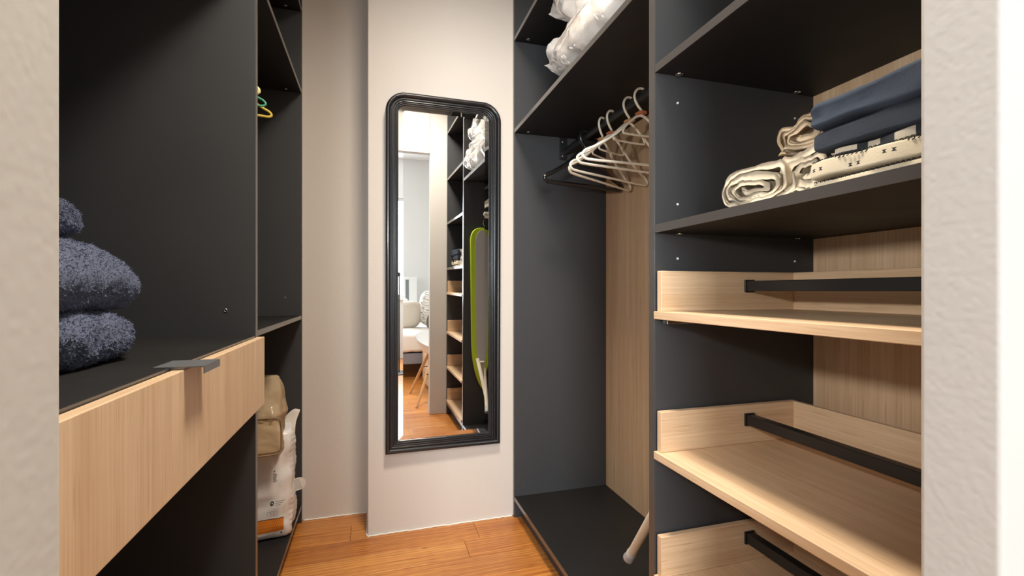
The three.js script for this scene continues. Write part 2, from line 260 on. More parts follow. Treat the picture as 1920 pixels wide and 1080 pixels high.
{
  const t = thing('wardrobe', 'open black wardrobe with four oak pull-out trays beside a tall hanging bay', 'wardrobe');
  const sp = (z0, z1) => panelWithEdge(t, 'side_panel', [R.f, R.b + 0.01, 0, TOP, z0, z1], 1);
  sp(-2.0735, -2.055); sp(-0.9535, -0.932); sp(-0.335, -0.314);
  const far = [-2.0545, -0.954], near = [-0.9315, -0.3355];
  part('back_panel', board(R.b, R.b + 0.008, 0.081, TOP, far[0], far[1], 1), M.oak, t); part('back_panel', board(R.b, R.b + 0.008, 0.081, TOP, near[0], near[1], 1), M.oak, t);
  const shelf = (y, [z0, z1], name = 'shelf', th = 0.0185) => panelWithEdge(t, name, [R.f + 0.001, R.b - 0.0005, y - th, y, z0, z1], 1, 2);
  const fit = (s, y, z) => { for (const x of [0.675, 1.02]) fitting(s, x, y - 0.0187, z); };
  fit(shelf(1.797, far), 1.797, far[0] + 0.035); fit(shelf(2.222, far), 2.222, far[0] + 0.035); shelf(0.098, far, 'bottom_panel');
  for (const y of [1.57, 1.2015, 1.925, 2.3]) { const s = shelf(y, near); fit(s, y, near[0] + 0.012); }
  shelf(0.098, near, 'bottom_panel');
  panelWithEdge(t, 'top_panel', [R.f, R.b + 0.01, TOP, TOP + 0.019, -2.0735, -0.314], 1, 2);
  part('plinth', board(R.f + 0.035, R.f + 0.05, 0, 0.079, far[0], far[1], 2), M.anthracite, t); part('plinth', board(R.f + 0.035, R.f + 0.05, 0, 0.079, near[0], near[1], 2), M.anthracite, t);
  for (const [x, y] of [[0.679, 1.617], [0.679, 1.489], [1.028, 1.49], [0.679, 1.252], [0.679, 1.125], [1.028, 1.125]]) peg(t, x, y, -0.932);
  // hanging rail with its end brackets
  const rail = part('hanging_rail', (() => { const s = new THREE.Shape(); s.absellipse(0, 0, 0.0095, 0.0165, 0, Math.PI * 2); return new THREE.ExtrudeGeometry(s, { depth: far[1] - far[0] - 0.012, bevelEnabled: false, curveSegments: 16 }).translate(0.87, 1.7125, far[0] + 0.006); })(), M.blackmetal, t);
  for (const [z, zz] of [[far[0], far[0] + 0.006], [far[1] - 0.006, far[1]]]) {
    const b = part('rail_bracket', board(0.842, 0.88, 1.672, 1.778, z + 0.0002, zz, 1, 0.002), M.blackmetal, t);
    for (const y of [1.758, 1.69]) part('screw', new THREE.SphereGeometry(0.004, 12, 8).scale(1, 1, 0.5).translate(0.856, y, z < -1.5 ? zz : z), M.steel, b);
  }
  // pull-out trays
  for (const y of [1.003, 0.683, 0.4, 0.125]) {
    const p = new THREE.Group(); p.name = 'pull_out_tray'; t.add(p);
    const z0 = near[0] + 0.004, z1 = near[1] - 0.004, h = 0.092, x0 = R.f - 0.003, x1 = 1.0;
    part('tray_base', board(x0 - 0.002, x1 + 0.012, y - 0.018, y, z0, z1, 2, 0.0015), M.oak, p);
    part('tray_side', board(x0 + 0.006, x1, y + 0.0002, y + h, z0 + 0.002, z0 + 0.018, 0, 0.0015), M.oak, p);
    part('tray_side', board(x0 + 0.006, x1, y + 0.0002, y + h, z1 - 0.018, z1 - 0.002, 0, 0.0015), M.oak, p);
    part('tray_back', board(x1, x1 + 0.012, y + 0.0002, y + h, z0 + 0.002, z1 - 0.002, 2, 0.0015), M.oak, p);
    const bar = part('rail', board(0.852, 0.874, y + 0.046, y + 0.07, z0 + 0.0225, z1 - 0.0225, 2, 0.0015), M.blackmetal, p);
    for (const z of [z0 + 0.0182, z1 - 0.0235]) part('rail_end', board(0.849, 0.877, y + 0.043, y + 0.073, z, z + 0.0045, 1, 0.001), M.blackmetal, bar);
    if (y > 0.2) for (const z of [[z0 + 0.003, z0 + 0.022], [z1 - 0.022, z1 - 0.003]]) part('runner', board(R.f + 0.016, 1.03, y - 0.029, y - 0.0185, z[0], z[1], 0, 0.0015), M.steel, p);
  }
}
const Lf = { f: -0.317, b: -0.80 };
{
  const t = thing('wardrobe', 'open black wardrobe with one wide oak drawer front under its worktop', 'wardrobe');
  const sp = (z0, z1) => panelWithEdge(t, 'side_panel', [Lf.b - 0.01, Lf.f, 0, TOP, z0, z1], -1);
  sp(-2.2985, -2.28); sp(-1.457, -1.4345); sp(-0.345, -0.325);
  const far = [-2.2795, -1.4575], near = [-1.434, -0.3455];
  part('back_panel', board(Lf.b - 0.008, Lf.b, 0.07, TOP, far[0], far[1]), M.black, t); part('back_panel', board(Lf.b - 0.008, Lf.b, 0.07, TOP, near[0], near[1]), M.black, t);
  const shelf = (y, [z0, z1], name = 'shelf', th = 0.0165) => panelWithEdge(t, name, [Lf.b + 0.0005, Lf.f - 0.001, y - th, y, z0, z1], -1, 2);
  const fit = (s, y) => { for (const x of [-0.38, -0.72]) fitting(s, x, y - 0.0167, far[0] + 0.03); };
  fit(shelf(1.958, far), 1.958); fit(shelf(2.326, far), 2.326); shelf(0.938, far); shelf(0.084, far, 'bottom_panel'); shelf(0.084, near, 'bottom_panel');
  shelf(1.958, near); shelf(2.326, near); shelf(0.925, near, 'worktop', 0.02);
  panelWithEdge(t, 'top_panel', [Lf.b - 0.01, Lf.f, TOP, TOP + 0.019, -2.2985, -0.325], -1, 2);
  part('plinth', board(Lf.f - 0.05, Lf.f - 0.035, 0, 0.066, far[0], far[1], 2), M.black, t); part('plinth', board(Lf.f - 0.05, Lf.f - 0.035, 0, 0.066, near[0], near[1], 2), M.black, t);
  const d = part('dowel_hole', new THREE.TorusGeometry(0.0035, 0.0012, 8, 16).translate(-0.39, 0.996, -1.4338), M.steel, t); part('hole', cyl(0.0028, 0.0028, 0.0006, 12).rotateX(Math.PI / 2).translate(-0.39, 0.996, -1.434), M.dark, d);
  part('peg', cyl(0.002, 0.002, 0.002, 10).rotateX(Math.PI / 2).translate(-0.385, 1.02, -2.279), M.pegwhite, t);
  part('hanging_rail', cyl(0.011, 0.011, far[1] - far[0] - 0.002, 16).rotateX(Math.PI / 2).translate(-0.52, 1.862, (far[0] + far[1]) / 2), M.blackmetal, t);
  const dr = new THREE.Group(); dr.name = 'drawer'; t.add(dr);
  part('drawer_front', board(Lf.f + 0.001, Lf.f + 0.02, 0.733, 0.921, -1.446, -0.338, 1, 0.0015), M.oak, dr);
  part('drawer_box', board(Lf.b + 0.06, Lf.f - 0.002, 0.76, 0.895, near[0] + 0.012, near[1] - 0.012, 0), M.black, dr);
  // folded metal pull over the drawer's top edge
  const prof = new THREE.Shape([[-0.026, 0], [0.046, 0], [0.046, -0.012], [0.0445, -0.012], [0.0445, -0.0018], [-0.026, -0.0018]].map((q) => new THREE.Vector2(...q)));
  part('handle', new THREE.ExtrudeGeometry(prof, { depth: 0.078, bevelEnabled: true, bevelSize: 0.0003, bevelThickness: 0.0003, bevelSegments: 1 }).translate(Lf.f + 0.003, 0.9268, -0.951), M.graphite, dr, 'graphite folded metal pull');
  part('handle_plate', board(Lf.f - 0.02, Lf.f + 0.02, 0.9213, 0.9246, -0.95, -0.875, 2, 0.0003), M.graphite, dr);
}

// ---------------------------------------------------------------- mirror
{
  const t = thing('wall_mirror', 'tall wall mirror in a ridged black frame with rounded top corners', 'mirror', [0.296, 1.124, -2.05]);
  t.rotation.set(0.6 * Math.PI / 180, 0.9 * Math.PI / 180, 0, 'YXZ');
  const hw = 0.254, hh = 0.773;
  const outline = (o, rad) => { // loop, counter-clockwise, inset by o; top corners rounded
    const w = hw - o, h = hh - o, r = Math.max(0.012, rad - o), P = []; P.push([-w, -h], [w, -h]);
    for (let i = 0; i <= 14; i++) { const a = Math.PI / 2 * i / 14; P.push([w - r + r * Math.cos(a), h - r + r * Math.sin(a)]); }
    for (let i = 0; i <= 14; i++) { const a = Math.PI / 2 + Math.PI / 2 * i / 14; P.push([-w + r + r * Math.cos(a), h - r + r * Math.sin(a)]); }
    return P;
  };
  const RAD = 0.085;
  const ring = (profile) => { // profile: [inset, height]
    const pos = [], rows = profile.map(([o, z]) => outline(o, RAD).map(([x, y]) => [x, y, z])), n = rows[0].length, tri = (a, b, c) => pos.push(...a, ...b, ...c);
    for (let j = 0; j < rows.length - 1; j++) for (let i = 0; i < n; i++) { const k = (i + 1) % n; tri(rows[j][i], rows[j][k], rows[j + 1][i]); tri(rows[j + 1][i], rows[j][k], rows[j + 1][k]); }
    const g = new THREE.BufferGeometry(); g.setAttribute('position', new THREE.Float32BufferAttribute(pos, 3)); return g;
  };
  const bead = (o0, o1, z0, hgt, n = 7) => Array.from({ length: n + 1 }, (_, i) => { const a = Math.PI * i / n; return [lerp(o0, o1, (1 - Math.cos(a)) / 2), z0 + hgt * Math.sin(a)]; });
  const prof = [[0, -0.012], [0, 0.006], ...bead(0.0005, 0.021, 0.008, 0.011), [0.0215, 0.006], [0.023, 0.006], ...bead(0.0235, 0.031, 0.008, 0.0035), [0.0315, 0.006], [0.0325, 0.006], ...bead(0.033, 0.039, 0.006, 0.004), [0.0395, 0.004], ...bead(0.040, 0.046, 0.004, 0.0035), [0.0465, 0.002], ...bead(0.047, 0.0525, 0.002, 0.0025), [0.054, 0.0], [0.0545, -0.004], [0.0545, -0.012], [0, -0.012]];
  const g = ring(prof), gi = mergeVertices(g, 1e-5); gi.computeVertexNormals();
  part('frame', (await import('three/addons/utils/BufferGeometryUtils.js')).toCreasedNormals(gi, 0.7), M.frame, t);
  const inner = outline(0.074, RAD), sh = new THREE.Shape(inner.map((p) => new THREE.Vector2(...p)));
  const glass = part('glass', new THREE.ShapeGeometry(sh), M.mirror, t);
  glass.position.z = 0;
  const bev = ring([[0.0535, -0.0016], [0.074, 0.0]]); bev.computeVertexNormals();
  part('bevel', bev, M.mirror, glass);
}

// ---------------------------------------------------------------- clothes hangers
const HANG = 'white plastic hangers on the black rail';
function hangerParts(t, mat, r, ringMat, k = 1, fat = 1) {
  const q = (a) => a.map(([x, y, z = 0]) => [x * k, y * k, z * k]);
  const half = [[0, -0.088], [0.02, -0.095], [0.06, -0.128], [0.105, -0.165], [0.175, -0.208], [0.212, -0.226], [0.222, -0.24], [0.212, -0.251], [0.18, -0.254], [0.09, -0.254], [0, -0.254]];
  const loop = [...half, ...half.slice(1, -1).reverse().map(([x, y]) => [-x, y])];
  part('shoulder_frame', tube(q(loop), r * fat, 120, 8, true), mat, t);
  part('inner_bar', tube(q([[-0.052, -0.121], [-0.068, -0.142], [-0.07, -0.152], [-0.05, -0.155], [0.05, -0.155], [0.07, -0.152], [0.068, -0.142], [0.052, -0.121]]), r * 0.8, 50, 7), mat, t);
  part('hook', tube(q([[0, -0.09], [0, -0.07], [-0.012, -0.056], [-0.0235, -0.036], [-0.025, -0.018], [-0.016, -0.002], [0, 0.005], [0.014, 0.001], [0.021, -0.01]]), r * 0.95, 40, 8), mat, t);
  if (ringMat) part('neck_ring', new THREE.LatheGeometry([[0.0055, -0.004], [0.017, -0.0045], [0.02, -0.002], [0.02, 0.002], [0.017, 0.0045], [0.0055, 0.004], [0.0055, -0.004]].map((p) => new THREE.Vector2(...p)), 28).rotateZ(0.12).translate(0, -0.08, 0), ringMat, t);
}
const white = plastic(240, 232, 214, 0.42), tan = plastic(196, 146, 96, 0.6), terra = plastic(186, 106, 62, 0.6);
const RAILTOP = 1.7125 + 0.0165 + 0.0055;
const hangs = [[-1.672, -30, tan, 'white plastic hanger with a tan neck ring, hanging next to the thick black hanger'], [-1.598, -21, terra, 'white plastic hanger with a terracotta neck ring, second from the thick black hanger'],
  [-1.468, -9, tan, 'white plastic hanger with a tan neck ring, between two terracotta-ringed hangers'], [-1.392, -1.5, terra, 'white plastic hanger with a terracotta neck ring, nearest the tray bay divider']];
for (const [z, deg, ring, label] of hangs) { const t = thing('clothes_hanger', label, 'hanger', [0.87, RAILTOP, z], -deg * Math.PI / 180, HANG); hangerParts(t, white, 0.0046, ring); }
{
  const t = thing('clothes_hanger', 'thick glossy black hanger at the far end of the rail', 'hanger', [0.868, RAILTOP, -1.83], 11 * Math.PI / 180);
  hangerParts(t, PHY({ color: new THREE.Color(0.01, 0.01, 0.011), roughness: 0.22, clearcoat: 0.6 }), 0.0095, null, 0.92);
}
{
  const y = 1.862 + 0.0155, put = (z, deg, c, label, k, fat) => { const t = thing('kids_hanger', label, 'hanger', [-0.52, y, z], deg * Math.PI / 180, 'small coloured hangers'); hangerParts(t, c, 0.0048, null, k, fat); };
  put(-1.9, 16, plastic(228, 200, 74), 'small yellow plastic hanger hanging behind the black partition', 0.68, 1);
  put(-1.8, 12, plastic(70, 170, 128), 'small green plastic hanger hanging in front of the yellow one', 0.68, 0.85);
  put(-1.68, 10, plastic(232, 222, 150), 'small pale yellow hanger almost hidden by the black partition', 0.70, 1.3);
}

// ---------------------------------------------------------------- bedding in clear bags above the rail
{
  const clear = PHY({ color: new THREE.Color(0.98, 0.98, 0.98), transmission: 0.72, roughness: 0.1, thickness: 0, ior: 1.45, specularIntensity: 1, clearcoat: 0.6, clearcoatRoughness: 0.08, side: THREE.DoubleSide });
  const down = cloth(218, 213, 205), piping = plastic(238, 230, 220, 0.4);
  const bag = (label, dl, cx, cy, cz, w, h, l, s, tilt, floorY) => {
    const crease = (p) => fbm(p[0] * 7 + s, p[1] * 7, p[2] * 6 + s, 2) * 0.022 + crumple(p[0], p[1], p[2], s, 1, 9) * 0.085 + 0.004;
    const d = thing('duvet', dl, 'duvet', [cx, cy, cz]); d.rotation.set(...tilt);
    part('cover', soft({ w: w * 0.88, h: h * 0.84, l: l * 0.9, ex: 3, ee: 3, wEnd: 0.8, nu: 90, nv: 90, disp: (q, a, p) => fbm(p[0] * 8 + s * 2, p[1] * 10, p[2] * 8, 3) * 0.03 - Math.abs(fbm(p[0] * 14, p[1] * 14 + s, p[2] * 10, 2)) * 0.03 }), down, d);
    const t = thing('storage_bag', label, 'bag', [cx, cy, cz], 0, 'clear bedding bags on the upper shelf'); t.rotation.set(...tilt);
    part('film', soft({ w, h, l, ex: 2.6, ee: 2.6, wEnd: 0.97, nu: 230, nv: 230, disp: (q, a, p) => crease(p), shape: (p) => [p[0], Math.max(p[1], -(cy - floorY) + 0.001), p[2]] }), clear, t);
    const loop = []; for (let i = 0; i < 40; i++) { const a = 2 * Math.PI * i / 40, c = Math.cos(a), n = Math.sin(a); loop.push([Math.sign(c) * Math.abs(c) ** 0.45 * (w + 0.004) , fbm(i * 0.3, s, 2, 2) * 0.022 + 0.004, Math.sign(n) * Math.abs(n) ** 0.4 * (l + 0.004)]); }
    part('piping', tube(loop, 0.0032, 200, 6, true), piping, t);
    return t;
  };
  bag('crinkled clear bag of white bedding lying on the shelf edge above the rail', 'white folded duvet inside the lower clear bag', 0.80, 1.90, -1.30, 0.195, 0.1, 0.345, 1.7, [0.0, 0.0, 0.0], 1.797);
  const t2 = bag('crinkled clear bag of white bedding stacked on the other bag', 'white folded duvet inside the upper clear bag', 0.82, 2.085, -1.295, 0.19, 0.085, 0.34, 5.2, [0.0, 0.04, 0.0], 1.99);
  const hs = []; for (let i = 0; i <= 10; i++) { const a = Math.PI * i / 10; hs.push([-0.10 + 0.012 * Math.sin(a * 2), -0.02 - 0.055 * Math.sin(a), -0.30 - 0.035 + 0.075 * i / 10 - 0.03 * Math.sin(a)]); }
  const strap = tube(hs, 0.01, 40, 8); part('handle', strap, plastic(226, 220, 212, 0.3), t2, 'translucent strap handle');
}

// ---------------------------------------------------------------- linen on the tray bay's shelf
const SH = 1.2015;
function rolled(label, name, mat, zc, yc, a, b, turns, x0, x1, s, th = 0.0075) { // flattened spiral of cloth, its end towards the aisle
  const n = Math.round(46 * turns), mid = [];
  for (let i = 0; i <= n; i++) { const f = i / n, ph = f * turns * 2 * Math.PI + s, r = lerp(0.12, 1, f ** 0.9), c = Math.cos(ph), q = Math.sin(ph), e = 2 / 2.6; mid.push([zc + a * r * Math.sign(c) * Math.abs(c) ** e * (1 + 0.05 * Math.sin(f * 23 + s)), yc + b * r * Math.sign(q) * Math.abs(q) ** e * (1 + 0.05 * Math.sin(f * 31 + s))]); }
  const L = [], Rr = [];
  mid.forEach((p, i) => { const p0 = mid[Math.max(0, i - 1)], p1 = mid[Math.min(n, i + 1)], dx = p1[0] - p0[0], dy = p1[1] - p0[1], d = Math.hypot(dx, dy) || 1, w = th / 2 * (i < 3 || i > n - 3 ? 0.6 : 1); L.push([p[0] - dy / d * w, p[1] + dx / d * w]); Rr.push([p[0] + dy / d * w, p[1] - dx / d * w]); });
  const nx = 14, pos = [], uv = [], idx = [], loop = [...L, ...Rr.reverse()], m = loop.length;
  for (let k = 0; k <= nx; k++) { const f = k / nx, x = lerp(x0, x1, f); loop.forEach(([z, y], i) => {
    const fold = fbm(z * 30 + s, y * 40, x * 10, 3), wob = k === 0 ? fbm(z * 16 + s * 3, y * 20, 1, 2) * 0.03 : 0, near = Math.exp(-f * 5);
    pos.push(x + wob + near * 0.012 * (((z - zc) / a) ** 2), Math.max(SH + 0.0004 * (1 + (i % 3)), y + fold * 0.013 + 0.006 * fbm(z * 70, x * 24, s, 2)), z + fbm(y * 34, x * 12 + s, z * 14, 3) * 0.018); uv.push(i / m, x); }); }
  for (let k = 0; k < nx; k++) for (let i = 0; i < m; i++) { const j = (i + 1) % m, A = k * m + i, B = k * m + j, C = A + m, D = B + m; idx.push(A, C, B, B, C, D); }
  for (const base of [0, nx * m]) for (let i = 0; i < n; i++) { const A = base + i, B = base + i + 1, C = base + m - 1 - i, D = base + m - 2 - i; if (base) idx.push(A, B, C, B, D, C); else idx.push(A, C, B, B, C, D); }
  const g = new THREE.BufferGeometry(); g.setAttribute('position', new THREE.Float32BufferAttribute(pos, 3)); g.setAttribute('uv', new THREE.Float32BufferAttribute(uv, 2)); g.setIndex(idx); g.computeVertexNormals();
  return solo(name, g, mat, label, 'linen', 'cream linen rolls');
}
const cream = cloth(202, 190, 168), creamWarm = cloth(196, 177, 148);
rolled('rolled cream sheet at the inner end of the shelf, showing its spiral end', 'bed_sheet', cream, -0.70, SH + 0.041, 0.082, 0.0365, 3.6, 0.665, 0.96, 2.6, 0.0092);
rolled('cream sheet roll lying between the spiral-ended roll and the patterned throw', 'bed_sheet', cream, -0.598, SH + 0.0445, 0.068, 0.040, 3.4, 0.672, 0.96, 3.6, 0.0105);
rolled('tan-cream rolled pillowcase lying on top of the two cream sheets', 'pillowcase', creamWarm, -0.60, SH + 0.110, 0.066, 0.0245, 3.2, 0.68, 0.93, 3.0, 0.0072);
solo('flat_sheet', board(0.668, 0.95, SH + 0.0002, SH + 0.0028, -0.735, -0.62, 0, 0.001), cream, 'thin cream sheet lying flat under the spiral-ended roll', 'linen');
{
  const canvasTex = (w, h, draw) => { const c = document.createElement('canvas'); c.width = w; c.height = h; draw(c.getContext('2d'), w, h); const t = new THREE.CanvasTexture(c); t.colorSpace = THREE.SRGBColorSpace; t.wrapS = t.wrapT = THREE.RepeatWrapping; return t; };
  // u runs round the section (0.5 faces the aisle), v along the shelf in metres
  const marks = canvasTex(512, 1024, (g, w, h) => { g.fillStyle = '#d2c5ab'; g.fillRect(0, 0, w, h); g.fillStyle = '#23242b'; for (let i = 0; i < 5; i++) for (const d of [0, 0.045]) { const y = (i / 5 + 0.05 + d) * h, x = w * 0.5; g.beginPath(); g.moveTo(x - 20, y - 13); g.lineTo(x, y - 3); g.lineTo(x + 20, y - 13); g.lineTo(x + 20, y + 13); g.lineTo(x, y + 3); g.lineTo(x - 20, y + 13); g.fill(); } });
  marks.repeat.set(1, 1 / 0.26);
  const ikat = canvasTex(512, 512, (g, w, h) => { g.fillStyle = '#22262f'; g.fillRect(0, 0, w, h); g.fillStyle = '#cfc5b0'; for (const [a, b, u0, u1] of [[0.03, 0.12, 0.3, 0.62], [0.2, 0.27, 0.42, 0.75], [0.33, 0.60, 0.50, 0.64], [0.68, 0.78, 0.36, 0.6]]) for (let y = a * h; y < b * h; y += 2) { const j = 12 * Math.sin(y * 0.9) * Math.cos(y * 2.3); g.fillRect(u0 * w + j, y, (u1 - u0) * w + 8 * Math.sin(y * 1.7), 2); } });
  ikat.repeat.set(1, 1 / 0.26);
  const t = thing('throw_blanket', 'folded cream throw with navy pattern and dark blanket-stitched edges', 'blanket');
  const flatUV = (q, w) => { const P = q.attributes.position, U = q.attributes.uv; for (let i = 0; i < P.count; i++) U.setX(i, 0.5 + P.getY(i) / 0.06 + (P.getX(i) + w) / 0.12); return q; };
  const ply = (x, y, z, w, h, l, m, disp) => soft({ w, h, l, ex: 10, ee: 14, wEnd: 0.9, nu: 60, nv: 60, disp }).translate(x, y, z);
  const wave = (z) => 0.004 * Math.sin((z + 0.5) * 42) * Math.max(0, 1 - Math.abs(z + 0.5) / 0.12);
  part('folded_layer', ply(0.80, SH + 0.009, -0.43, 0.142, 0.0085, 0.142, 0, (s, a, p) => fbm(p[0] * 12, p[1] * 30, p[2] * 12, 2) * 0.003), STD({ map: (() => { const c = marks.clone(); c.offset.set(0.3, 0); c.needsUpdate = true; return c; })(), roughness: 0.95 }), t);
  const mid = flatUV(soft({ w: 0.145, h: 0.0145, l: 0.138, ex: 10, ee: 14, wEnd: 0.9, nu: 60, nv: 80, shape: (p, s) => [p[0] + 0.004 * Math.sin(s * 9), p[1] + 0.0045 * Math.sin((s + 1) * 4.2) * Math.max(0, 1 - (s + 1) / 1.2), p[2]] }), 0.145).translate(0.80, SH + 0.0325, -0.428);
  part('folded_layer', mid, STD({ map: marks, roughness: 0.95, bumpMap: weave, bumpScale: 0.0005 }), t);
  part('patterned_layer', flatUV(soft({ w: 0.14, h: 0.008, l: 0.118, ex: 10, ee: 14, wEnd: 0.9, nu: 60, nv: 70, shape: (p, s) => [p[0] + 0.003 * Math.sin(s * 7), p[1] + 0.002 * Math.sin(s * 6 + 1), p[2]] }), 0.14).translate(0.80, SH + 0.0525, -0.412), STD({ map: ikat, roughness: 0.95, bumpMap: weave, bumpScale: 0.0005 }), t, 'navy layer with cream ikat shapes');
  const st = [];
  for (const [y, n, x] of [[SH + 0.015, 38, 0.659], [SH + 0.0445, 38, 0.656]]) for (let i = 0; i < n; i++) { const z = -0.56 + 0.25 * i / n, s = (z + 0.428) / 0.138, yy = y + (y > SH + 0.03 ? 0.0045 * Math.sin((s + 1) * 4.2) * Math.max(0, 1 - (s + 1) / 1.2) : 0); st.push(new THREE.TorusGeometry(0.0026, 0.0007, 5, 10, 4.4).rotateY(Math.PI / 2).rotateX(0.5).translate(x, yy, z)); }
  const ss = part('blanket_stitch', mergeGeometries(st), cloth(30, 30, 36), t); ss.userData.kind = 'stuff';
  const navy = cloth(40, 47, 58, { sheen: 0.25 });
  const n1 = solo('blanket', soft({ w: 0.15, h: 0.0185, l: 0.138, ex: 9, ee: 10, wEnd: 0.9, nu: 70, nv: 70, disp: (s, a, p) => fbm(p[0] * 10, p[1] * 20, p[2] * 10 + 4, 3) * 0.008 }).translate(0.805, SH + 0.0775, -0.425), navy, 'charcoal-navy folded blanket directly on the patterned throw', 'blanket', 'dark folded blankets');
  const n2 = solo('blanket', soft({ w: 0.15, h: 0.0265, l: 0.146, ex: 8, ee: 9, wEnd: 0.9, nu: 70, nv: 70, disp: (s, a, p) => fbm(p[0] * 9 + 8, p[1] * 20, p[2] * 12 + 1, 3) * 0.012 }).translate(0.80, SH + 0.1175, -0.42), cloth(44, 54, 68, { sheen: 0.3 }), 'plump dark navy folded blanket topping the linen stack', 'blanket', 'dark folded blankets');
}

// ---------------------------------------------------------------- blue towels on the left worktop
{
  const towel = cloth(82, 89, 110, { bumpMap: null, sheen: 0.8 }), pileMat = PHY({ color: lin(108, 116, 140), roughness: 1, sheen: 0.4, sheenColor: lin(120, 130, 155), side: THREE.DoubleSide });
  const Y0 = 0.9255;
  // the stack's own axes: s across the view, d away along the shelf
  const A = -0.55, ex = [Math.cos(A), -Math.sin(A)];
  const C0 = [-0.535, -0.93];
  const loc = (x, z) => { const dx = x - C0[0], dz = z - C0[1]; return [dx * ex[0] + dz * -ex[1] * -1, dx * -ex[1] * 1 + dz * ex[0]]; };
  const make = (label, fn, lo, hi, res) => {
    const f2 = (x, y, z) => fn(x, y, z) + fbm(x * 22, y * 22, z * 22, 2) * 0.010 + fbm(x * 120, y * 120, z * 120, 2) * 0.003;
    const g = field(f2, lo, hi, res), t = thing('towel', label, 'towel', [0, 0, 0], 0, 'blue-grey terry towels');
    const body = part('towel_body', g, towel, t);
    const P = g.attributes.position, N = g.attributes.normal, nt = P.count / 3, acc = []; let tot = 0; const a = V(), b = V(), c = V();
    for (let i = 0; i < nt; i++) { a.fromBufferAttribute(P, i * 3); b.fromBufferAttribute(P, i * 3 + 1).sub(a); c.fromBufferAttribute(P, i * 3 + 2).sub(a); tot += b.cross(c).length() / 2; acc.push(tot); }
    const pos = [], n = Math.min(42000, Math.round(tot * 420000));
    for (let i = 0; i < n; i++) {
      const r = rnd() * tot; let l = 0, h = nt - 1; while (l < h) { const m = (l + h) >> 1; if (acc[m] < r) l = m + 1; else h = m; }
      a.fromBufferAttribute(P, l * 3); b.fromBufferAttribute(P, l * 3 + 1); c.fromBufferAttribute(P, l * 3 + 2); let u = rnd(), v = rnd(); if (u + v > 1) { u = 1 - u; v = 1 - v; }
      const q = a.clone().addScaledVector(b.clone().sub(a), u).addScaledVector(c.clone().sub(a), v), nn = V(N.getX(l * 3), N.getY(l * 3), N.getZ(l * 3));
      if (q.y < Y0 + 0.004) continue;
      const d = nn.add(V(rr(-1, 1), rr(-1, 1), rr(-1, 1)).multiplyScalar(0.75)).normalize(), len = rr(0.003, 0.0065), w = V(rr(-1, 1), rr(-1, 1), rr(-1, 1)).normalize().multiplyScalar(0.0011), e = q.clone().addScaledVector(d, len);
      q.addScaledVector(d, -0.001); pos.push(q.x - w.x, q.y - w.y, q.z - w.z, q.x + w.x, q.y + w.y, q.z + w.z, e.x, Math.max(e.y, Y0), e.z);
    }
    const pg = new THREE.BufferGeometry(); pg.setAttribute('position', new THREE.Float32BufferAttribute(pos, 3)); pg.computeVertexNormals();
    part('terry_pile', pg, pileMat, t).userData.kind = 'stuff';
  };
  // rounded slab with its long side along the shelf
  const slab = (x, y, z, cx, cy, cz, a, b, c, e = 2.3) => { const k = ((Math.abs(x - cx) / a) ** e + (Math.abs(y - cy) / b) ** e + (Math.abs(z - cz) / c) ** e) ** (1 / e); return (k - 1) * Math.min(a, b, c); };
  // a thick sheet bent along an arc in the x-y plane, half thickness r, rounded at both ends of its width
  const bend = (x, y, z, pts, r, cz, c) => { let d = 9; for (let i = 0; i < pts.length - 1; i++) { const [px, py] = pts[i], [qx, qy] = pts[i + 1], dx = qx - px, dy = qy - py, t = Math.max(0, Math.min(1, ((x - px) * dx + (y - py) * dy) / (dx * dx + dy * dy))); d = Math.min(d, Math.hypot(x - px - dx * t, y - py - dy * t)); } const w = Math.max(0, Math.abs(z - cz) - c + r); return Math.hypot(d, w) - r; };
  make('blue-grey terry towel at the bottom of the towel stack', (x, y, z) => Math.max(slab(x, y, z, -0.565, Y0 + 0.046, -0.92, 0.142, 0.052, 0.20, 2.6), Y0 + 0.001 - y), [-0.76, Y0 - 0.02, -1.16], [-0.38, Y0 + 0.13, -0.68], 90);
  make('blue-grey terry towel folded into a thick loop in the middle of the stack', (x, y, z) => {
    const arch = bend(x, y, z, [[-0.70, Y0 + 0.183], [-0.60, Y0 + 0.188], [-0.53, Y0 + 0.180], [-0.485, Y0 + 0.158], [-0.468, Y0 + 0.135], [-0.474, Y0 + 0.125]], 0.0335, -0.93, 0.165);
    const core = bend(x, y, z, [[-0.70, Y0 + 0.123], [-0.60, Y0 + 0.125], [-0.563, Y0 + 0.13]], 0.024, -0.92, 0.15);
    const crease = Math.exp(-(((x + 0.535) / 0.010) ** 2)) * Math.max(0, Math.min(1, (z + 0.95) / 0.1)) * 0.008; // where the loop kinks
    return Math.min(arch + crease, core);
  }, [-0.77, Y0 + 0.06, -1.16], [-0.39, Y0 + 0.25, -0.72], 100);
  make('blue-grey terry towel rolled up on top of the towel stack', (x, y, z) => slab(x, y, z, -0.585, Y0 + 0.258, -0.95, 0.072, 0.040, 0.15, 2.4), [-0.72, Y0 + 0.18, -1.14], [-0.46, Y0 + 0.34, -0.76], 64);
}

